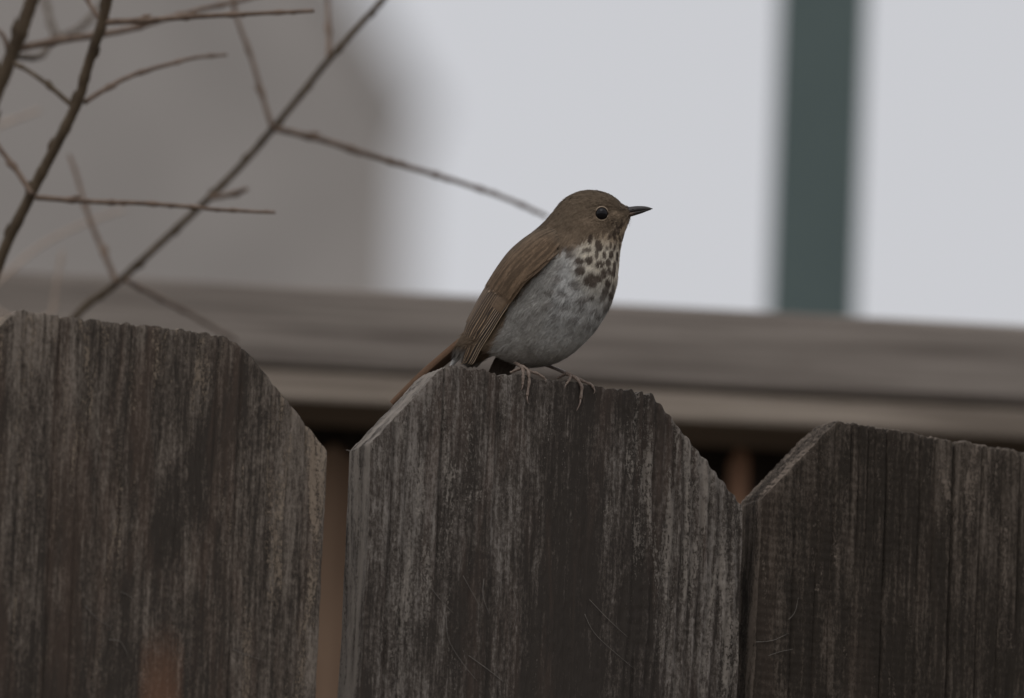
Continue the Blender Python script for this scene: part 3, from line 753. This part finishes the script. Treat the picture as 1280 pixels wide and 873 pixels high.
C_wing = np.array((.178,.120,.076)); C_wedge = np.array((.30,.20,.125)); C_pale = np.array((.44,.33,.23))
def make_wing(side, droop=0):
    nu, nv = 110, 60                                     # skin of the wing under its feathers
    u = np.linspace(0, .60, nu)[:,None]+0*np.linspace(0,1,nv)[None,:]; v = np.linspace(-.05, 1, nv)[None,:]+0*u
    lift = .3+sst(0, .3, v)*sst(.02, .25, u)*1.2-sst(.9, 1.0, v)*2.0-sst(.16,0,u)*6.5
    px_, py_, o_ = wing_pt(u, v, lift, side)
    m = sst(.15, .6, v)
    c = C_back*(1-m[...,None])+C_wing*m[...,None]
    c = c*(1-sst(.16,.04,u)[...,None])+C_crown*sst(.16,.04,u)[...,None]
    c = c*(.75+.5*fbm(u*90, v*30, 131+side, 3))[...,None]
    wing = mesh_obj('wing', P3d(px_, py_, o_).reshape(-1,3), grid_faces(nu, nv), M_feath, bird, chain=BM, attrs={'col': c.reshape(-1,3)})
    # small coverts: shingled rows, low relief, upper rows are mantle coloured
    Vs = []; Fs = []; Cs = []; bb = 0
    for r_ in range(15):
        u0 = .40-r_*.027
        if u0 < .075: break
        for k in range(13):
            vv = .03+k*.078+(.039 if r_ % 2 else 0)+rng.normal(0, .007)
            if vv > .925: continue
            mm = float(sst(.15, .6, vv)); cb = (C_back*(1-mm)+C_wing*mm)*(.82+.34*rng.random())
            V, F, c = feather('x', None, (max(u0-.01+rng.normal(0,.004), .0), vv), (u0+.085+rng.normal(0,.008), vv+.006+.02*vv), .055, .9-1.2*max(0,1-u0/.16), 1.75-.9*max(0,1-u0/.16), side, cb, cb*1.18, cb*.72, tip=.55, edge_w=.12, nl=9, nw=5)
            Vs.append(V); Fs.append(F+bb); Cs.append(c); bb += len(V)
    o = mesh_obj('small_covert_feathers', np.concatenate(Vs), np.concatenate(Fs), M_feath, wing, chain=BM, attrs={'col': np.concatenate(Cs)}); o['kind'] = 'stuff'
    # greater coverts, the buff tips of the middle ones make a broken pale bar
    for k in range(9):
        vv = .08+k*.098; tipk = (0,.25,.8,.9,.8,.9,.5,.25,.1)[k]
        add_feather('covert_feather', wing, (.30+.006*k, vv), (.545-.010*abs(k-3)+rng.normal(0,.006), vv+.03), .068, 1.2, 2.0, side, C_wing*.95, C_wedge*.85, C_wing*.72, tip=.25, edge_w=.13, pale_tip=tipk, nl=18)
    # tertials
    for k, (v0, v1, ue) in enumerate([(.08,.16,.80),(.20,.28,.87),(.32,.38,.92)]):
        add_feather('tertial_feather', wing, (.44, v0), (ue, v1), .105, 1.5-.2*k, 2.0-.3*k, side, C_wing*.72, C_wedge*.9, C_wing*.5, tip=.20, edge_w=.10)
    # secondaries and primaries: narrow overlapping blades with pale outer edges
    for k in range(6):
        v0 = .44+k*.055
        add_feather('secondary_feather', wing, (.44, v0), (.90+.013*k+rng.normal(0,.006), .36+k*.082+rng.normal(0,.008)), .052+rng.normal(0,.004), 1.2-.1*k, 1.5-.15*k, side, C_wing*.42, C_wedge*1.5, C_wdark*.8, tip=.10, edge_w=.12+.06*rng.random())
    for k in range(7):
        v0 = .76+k*.034
        add_feather('primary_feather', wing, (.46+.012*k, v0), (1.0-.010*k, .60+k*.060+rng.normal(0,.006)), .037+rng.normal(0,.003), .5-.12*k, .9-.12*k, side, C_wdark*.75, C_pale*1.35, C_wdark*.6, tip=.08, edge_w=.13+.05*rng.random())
    return wing
def wing_barbs(wing, side, n):
    """loose mantle feathering that lies over the front and upper part of the wing"""
    u = rng.random(n)**1.25*.50-.012; v = rng.random(n)*1.0-.04
    keep = (v < .93) ; u = u[keep]; v = v[keep]; n = len(u)
    du = (.030+.030*rng.random(n)); dvv = rng.normal(0, .016, n); wv = .010+.008*rng.random(n)
    hl = np.interp(u, [0, .05, .16, .5], [-1.5, .6, 2.3, 2.3])+rng.random(n)*.5
    def pt(uu, vv, l): return P3d(*wing_pt(np.clip(uu, 0, 1), vv, l, side))
    a = pt(u, v-wv*.35, hl); b = pt(u, v+wv*.35, hl); m = pt(u+du*.5, v+dvv*.5-wv*.3, hl+.7); m2 = pt(u+du*.5, v+dvv*.5+wv*.3, hl+.7); e = pt(u+du, v+dvv, hl+.6)
    V = np.stack([a, b, m, m2, e], 1).reshape(-1, 3)
    k = (np.arange(n)*5)[:,None]
    F = np.concatenate([np.concatenate([k,k+1,k+3],1), np.concatenate([k,k+3,k+2],1), np.concatenate([k+2,k+3,k+4],1)])
    mm = sst(.20, .75, v+(u-.16)*1.2)[:,None]; ff = sst(.10, .0, u)[:,None]
    c = (C_back*(1-mm)+C_wing*1.05*mm)*(1-ff)+C_crown*ff
    tone = .72+.56*fbm(u*22, v*16, 177, 3); c = c*(tone*(.86+.28*rng.random(n)))[:,None]
    # dusky shaft streaks running down the scapulars
    stk = np.clip((fbm(u*5, v*26, 178, 3)-.53)*6, 0, 1); c = c*(1-.42*stk[:,None])
    o = mesh_obj('mantle_feathers', V, F, M_barb, wing, chain=BM, attrs={'col': np.repeat(c, 5, 0)}); o['kind'] = 'stuff'
near_wing = make_wing(-1); wing_barbs(near_wing, -1, 15000)
far_wing = make_wing(1)
# drooped tips of the far wing, dark below the belly
def blade(name, parent, pts, widths, o0, o1, colr, cedge, nw=7, mat_=None, lift=.5, chain=BM, edge=.7):
    P = spline(pts, 24); n = len(P); T = np.gradient(P, axis=0); T /= np.linalg.norm(T, axis=1)[:,None]; Nn = np.stack([-T[:,1], T[:,0]], 1)
    wv = np.interp(np.linspace(0,1,n), np.linspace(0,1,len(widths)), widths)
    q = np.linspace(-1, 1, nw)
    px_ = P[:,0][:,None]+Nn[:,0][:,None]*wv[:,None]*q; py_ = P[:,1][:,None]+Nn[:,1][:,None]*wv[:,None]*q
    o_ = np.linspace(o0, o1, n)[:,None]-lift*(1-q**2)[None,:]+.4*q[None,:]
    A = P3d(px_, py_, o_).reshape(-1,3); B = P3d(px_, py_, o_+.5).reshape(-1,3)
    c = np.broadcast_to(colr, (n,nw,3)).copy(); e = np.clip((q-edge)/.1, 0, 1)[None,:,None]*np.ones((n,1,1)); c = c*(1-e)+cedge*e
    c = c*(.85+.3*rng.random((n,nw,1)))
    return mesh_obj(name, np.concatenate([A,B]), np.concatenate([grid_faces(n,nw), grid_faces(n,nw,base=n*nw)[:, ::-1]]), mat_ or M_feath, parent, chain=chain, attrs={'col': np.concatenate([c.reshape(-1,3)]*2)})
for k in range(4):
    blade('primary_feather', far_wing, [(640+k*4,424+k*3),(632+k*4.5,437+k*3),(622+k*5,453+k*2.5),(614+k*5,470+k*2)], [5,5.5,5.5,5], 26+k, 24+k*2, C_wdark*1.7, C_wing*.9)

# ------------------------------------------------------------------ tail
for k in range(6):
    blade('tail_feather', bird, [(577+k,424+k*1.6),(560+k,438.5+k*1.5),(526+k*.8,468.5+k*1.2),(489+k*1.0,504+k*.8)], [3.0,3.4,3.6,2.6], 3+k*2.4, 8+k*2.6, C_ruf*(1.05,.62,.5,.45,.45,.4)[k], C_ruf*(1.15,.5,.4,.4,.4,.4)[k], edge=.75, lift=.6)
# rump feathers between wing tip and tail
blade('undertail_feather', bird, [(584,432),(577,440),(570,449),(563,458)], [4,5,4,2], 4, 6, C_belly*1.0, C_vent*.6, lift=2)
for k in range(3):
    blade('undertail_feather', bird, [(606-k*5,430),(600-k*5,444),(592-k*5,458)], [9,8,4], -6+k*3, -2+k*3, C_vent*.55, C_vent*.5, lift=2.5)

# ------------------------------------------------------------------ bill
def bill_part(name, topc, botc, hw, m, seed, colr=None):
    n = 40; A = spline(topc, n); B = spline(botc, n); wv = np.interp(np.linspace(0,1,n), np.linspace(0,1,len(hw)), hw)
    thh = np.linspace(0, 2*np.pi, 24, endpoint=False); t_ = -np.cos(thh)[None,:]; s_ = np.sin(thh)[None,:]
    px_ = (A[:,0]+B[:,0])[:,None]/2+((B[:,0]-A[:,0])/2)[:,None]*t_; py_ = (A[:,1]+B[:,1])[:,None]/2+((B[:,1]-A[:,1])/2)[:,None]*t_
    sh = 1+(-.35 if name == 'upper_bill' else .35)*(-t_)
    o_ = wv[:,None]*s_*(1+(.30 if name == 'upper_bill' else -.30)*t_)
    V = P3d(px_, py_, o_).reshape(-1,3)
    F = grid_faces(n, 24, True).tolist()+[list(range(24)), [(n-1)*24+q for q in range(24)][::-1]]
    at_ = None
    if colr is not None:
        x = px_.ravel(); k = sst(797, 784, x)[:,None]; at_ = {'col': colr[0]*(1-k)+colr[1]*k}
    return mesh_obj(name, V, F, m, bird, chain=BM, attrs=at_)
bill_part('upper_bill', [(780,258.6),(787,258.6),(795,257.8),(803,257.8),(810,258.8),(816,261.0)], [(778,268.6),(787,266.6),(796,264.8),(804,263.4),(811,262.2),(815.6,261.8)], [7.4,6.2,4.6,3.2,1.9,.25], M_bill, 1)
bill_part('lower_bill', [(778,267.4),(787,265.4),(796,263.8),(804,262.6),(811,261.7),(813.8,261.6)], [(779,273.5),(787,271.6),(795,269.2),(803,266.6),(809,264.2),(813.5,262.7)], [7.6,6.4,4.7,3.2,1.7,.25], M_billlow, 2, (np.array((.050,.044,.042)), np.array((.24,.165,.125))))
# nostril
hp, hn = None, None
V, F = tube_mesh(np.array([P3d(789.5,261.9,-5.4), P3d(791.5,262.0,-5.05), P3d(793.3,262.1,-4.6)]), np.array([.3,.5,.2])*S*1.3, 6)
mesh_obj('nostril', V, F, M_eye, bird, chain=BM)
# gape line: thin buff skin back from the bill
V, F = join([tube_mesh(np.array([np.array(surf(x, y)[0])-nFW*.0002 for x, y in ((771.5,273.3),(774.5,272.2),(778,270.6))]), np.array([.2,.9,.8])*S, 6)])
mesh_obj('gape', V, F, M_leg, bird, chain=BM)

# ------------------------------------------------------------------ eye
def disc_eye(px, py, r, side):
    hit, nrm = surf(px, py); c = np.array(hit); 
    nn = np.array(nrm); nn = nn if nn@nFW < 0 else -nn
    nn = nn*.6-nFW*.8; nn /= np.linalg.norm(nn)
    if side > 0:
        # mirror through the mid-plane
        o_ = (c-nC)@nFW; mid_ = dep(px, 0); c = c+nFW*2*(mid_-o_); nn = nn-2*(nn@nFW)*nFW
    ax = np.cross(nn, nUP); ax /= np.linalg.norm(ax); bx = np.cross(ax, nn)
    rad = r*S; V = []; F = []
    rows, segs = 14, 32
    cc = c-nn*rad*.22
    for i in range(rows+1):
        a = math.pi*.62*i/rows
        for j in range(segs):
            b_ = 2*math.pi*j/segs
            V.append(cc+nn*rad*1.02*math.cos(a)+(ax*math.cos(b_)+bx*math.sin(b_))*rad*1.02*math.sin(a))
    F = grid_faces(rows+1, segs, True)
    e = mesh_obj('eye', np.array(V), F, M_eye, bird, chain=BM)
    # lids: two crescents of short buff feathering that hug the ball
    parts = []; cols = []
    for (a0, a1, wmax) in ((-165, -30, 1.5), (25, 160, 1.2)):
        th_ = np.radians(np.linspace(a0, a1, 30)); pr2 = np.sin(np.linspace(0, np.pi, 30))**.6
        rr = rad*(1.0+.10*pr2)
        pts = cc[None]+nn[None]*rad*.30+(np.cos(th_)*rr)[:,None]*ax*1.0+(np.sin(th_)*rr)[:,None]*bx
        parts.append(tube_mesh(pts, (.25+wmax*.42*pr2)*S, 8))
    V, F = join(parts)
    mesh_obj('eye_ring', V, F, M_ring, bird, chain=BM)
M_ring = simple('buff_eye_ring', (.34,.26,.185), (.52,.40,.29), 1500, .8, .0002)
disc_eye(752.2, 267.3, 7.9, -1); disc_eye(752.2, 267.3, 7.9, 1)

# a few loose feather tips at nape and forehead, and rictal bristles
parts = []
for (a, b_, c_) in (((689,270),(685.5,272.5),(682,274.3)),((764,247.5),(766,246.2),(764.5,244.6)),((766.5,249),(768,247.6),(766.8,245.8)),((687,273),(684.5,274.8),(682.8,277)),
                    ((729,240.2),(726,239.6),(723.5,240.2))):
    parts.append(tube_mesh(np.array([P3d(*a,-1), P3d(*b_,-1), P3d(*c_,-1)]), np.array([.9,.55,.1])*S, 5))
for k in range(6):
    parts.append(tube_mesh(np.array([P3d(779-k*.4,268+k*1.1,-9), P3d(785,271+k*1.4,-9.5), P3d(790-k*.5,275+k*1.8,-9)]), np.array([.22,.16,.05])*S, 4))
V, F = join(parts); o = mesh_obj('loose_feathers', V, F, M_plum, body, chain=BM, attrs={'col': np.tile(np.array((.12,.09,.07)), (len(V),1))}); o['kind'] = 'stuff'

# ------------------------------------------------------------------ legs, on the top edge of the board
def face_depth(px, py):               # distance of the board front at this photo pixel
    ray = at(px, py, 1.0)-C0
    return (A0-C0).dot(fnor)/ray.dot(fnor)
def leg(tarsus, toes):
    parts = []; claws = []
    P = spline(tarsus, 20); r = np.interp(np.linspace(0,1,20), [0,.12,.5,.88,1], [3.4,2.6,2.1,2.2,2.8])*S
    r = r*(1+.05*np.sin(np.arange(20)*2.1))
    parts.append(tube_mesh(ats(P[:,0],P[:,1],P[:,2]), r, 10))
    for pts, r0, clawpts in toes:
        n = 26; P = spline(pts, n); t = np.linspace(0,1,n)
        rr = 1.2*np.interp(t, [0,1], [r0, r0*.72])*S*(1+.16*np.cos(t*np.pi*2*3.2))
        parts.append(tube_mesh(ats(P[:,0],P[:,1],P[:,2]), rr, 8))
        if clawpts:
            Q = spline(clawpts, 12); claws.append(tube_mesh(ats(Q[:,0],Q[:,1],Q[:,2]), np.linspace(r0*.62, .12, 12)*S, 7))
    V, F = join(parts); lg = mesh_obj('leg', V, F, M_leg, bird, chain=BM)
    for V, F in claws: mesh_obj('claw', V, F, M_claw, lg, chain=BM)
fd = lambda x, y, off=0: (x, y, face_depth(x, y)+off*S)
V, F = tube_mesh(np.array([P3d(606,425,-14), P3d(616,432,-11), P3d(625,439,-8), P3d(631,443.5,-8)]), np.array([9,7,4,2.2])*S, 14)
mesh_obj('thigh', V, F, M_plum, bird, chain=BM, attrs={'col': np.tile(C_vent*.95, (len(V),1))})
# toes: over the top edge (further back), then down the front (in front of the face)
leg([(618,434.5,dep(618,-12)),(629,443,dep(629,-16)),(641,451.5,dep(641,-20)),(652.5,459,face_depth(652,459)+.003)],
    [([fd(652.5,459,7),fd(654,465,-1.5),fd(653.8,474,-3.4),fd(653.4,481,-3)], 1.9, [fd(653.4,481,-3),fd(652.6,485,-3.6),fd(651.2,488,-2.4)]),
     ([fd(653,458.5,7),fd(659.5,463,0),fd(661,470,-3),fd(661.4,478,-3.4),fd(660,487,-3),fd(659,495,-3)], 2.0, [fd(659,495,-3),fd(659.2,500,-4),fd(660.2,505,-2.6)]),
     ([fd(653,459,7),fd(662,464.5,4),fd(671,467,2),fd(680,472.5,-1.5)], 1.9, [fd(680,472.5,-1.5),fd(682,475,-2.4),fd(682.4,479,-2)]),
     ([fd(652.5,460,9),fd(645,463,16),fd(638,466,24)], 1.8, None)])
leg([(672,452,BD+.016),(684,457,BD+.012),(697,462,BD+.006),(709,467.5,face_depth(709,467)+.006)],
    [([fd(709,467.5,14),fd(716,470.5,6),fd(722,475,0),fd(727,483,-3),fd(727,490,-3.3),fd(725.8,499,-3)], 2.1, [fd(725.8,499,-3),fd(724.8,505,-4),fd(722,511,-2.6),fd(720.6,514,-2)]),
     ([fd(710,467,14),fd(723,474,10),fd(733,478.5,5),fd(739,481,1),fd(742,485,-2)], 1.9, [fd(742,485,-2),fd(743.6,489,-3),fd(742,492.5,-2.4)]),
     ([fd(709,468,14),fd(713,471,5),fd(711,476,-1),fd(708,480,-2.4)], 1.6, [fd(708,480,-2.4),fd(706.4,483,-2.6),fd(705.8,486,-2)]),
     ([fd(708,467,16),fd(702,470,24),fd(697,473,30)], 1.7, None)])
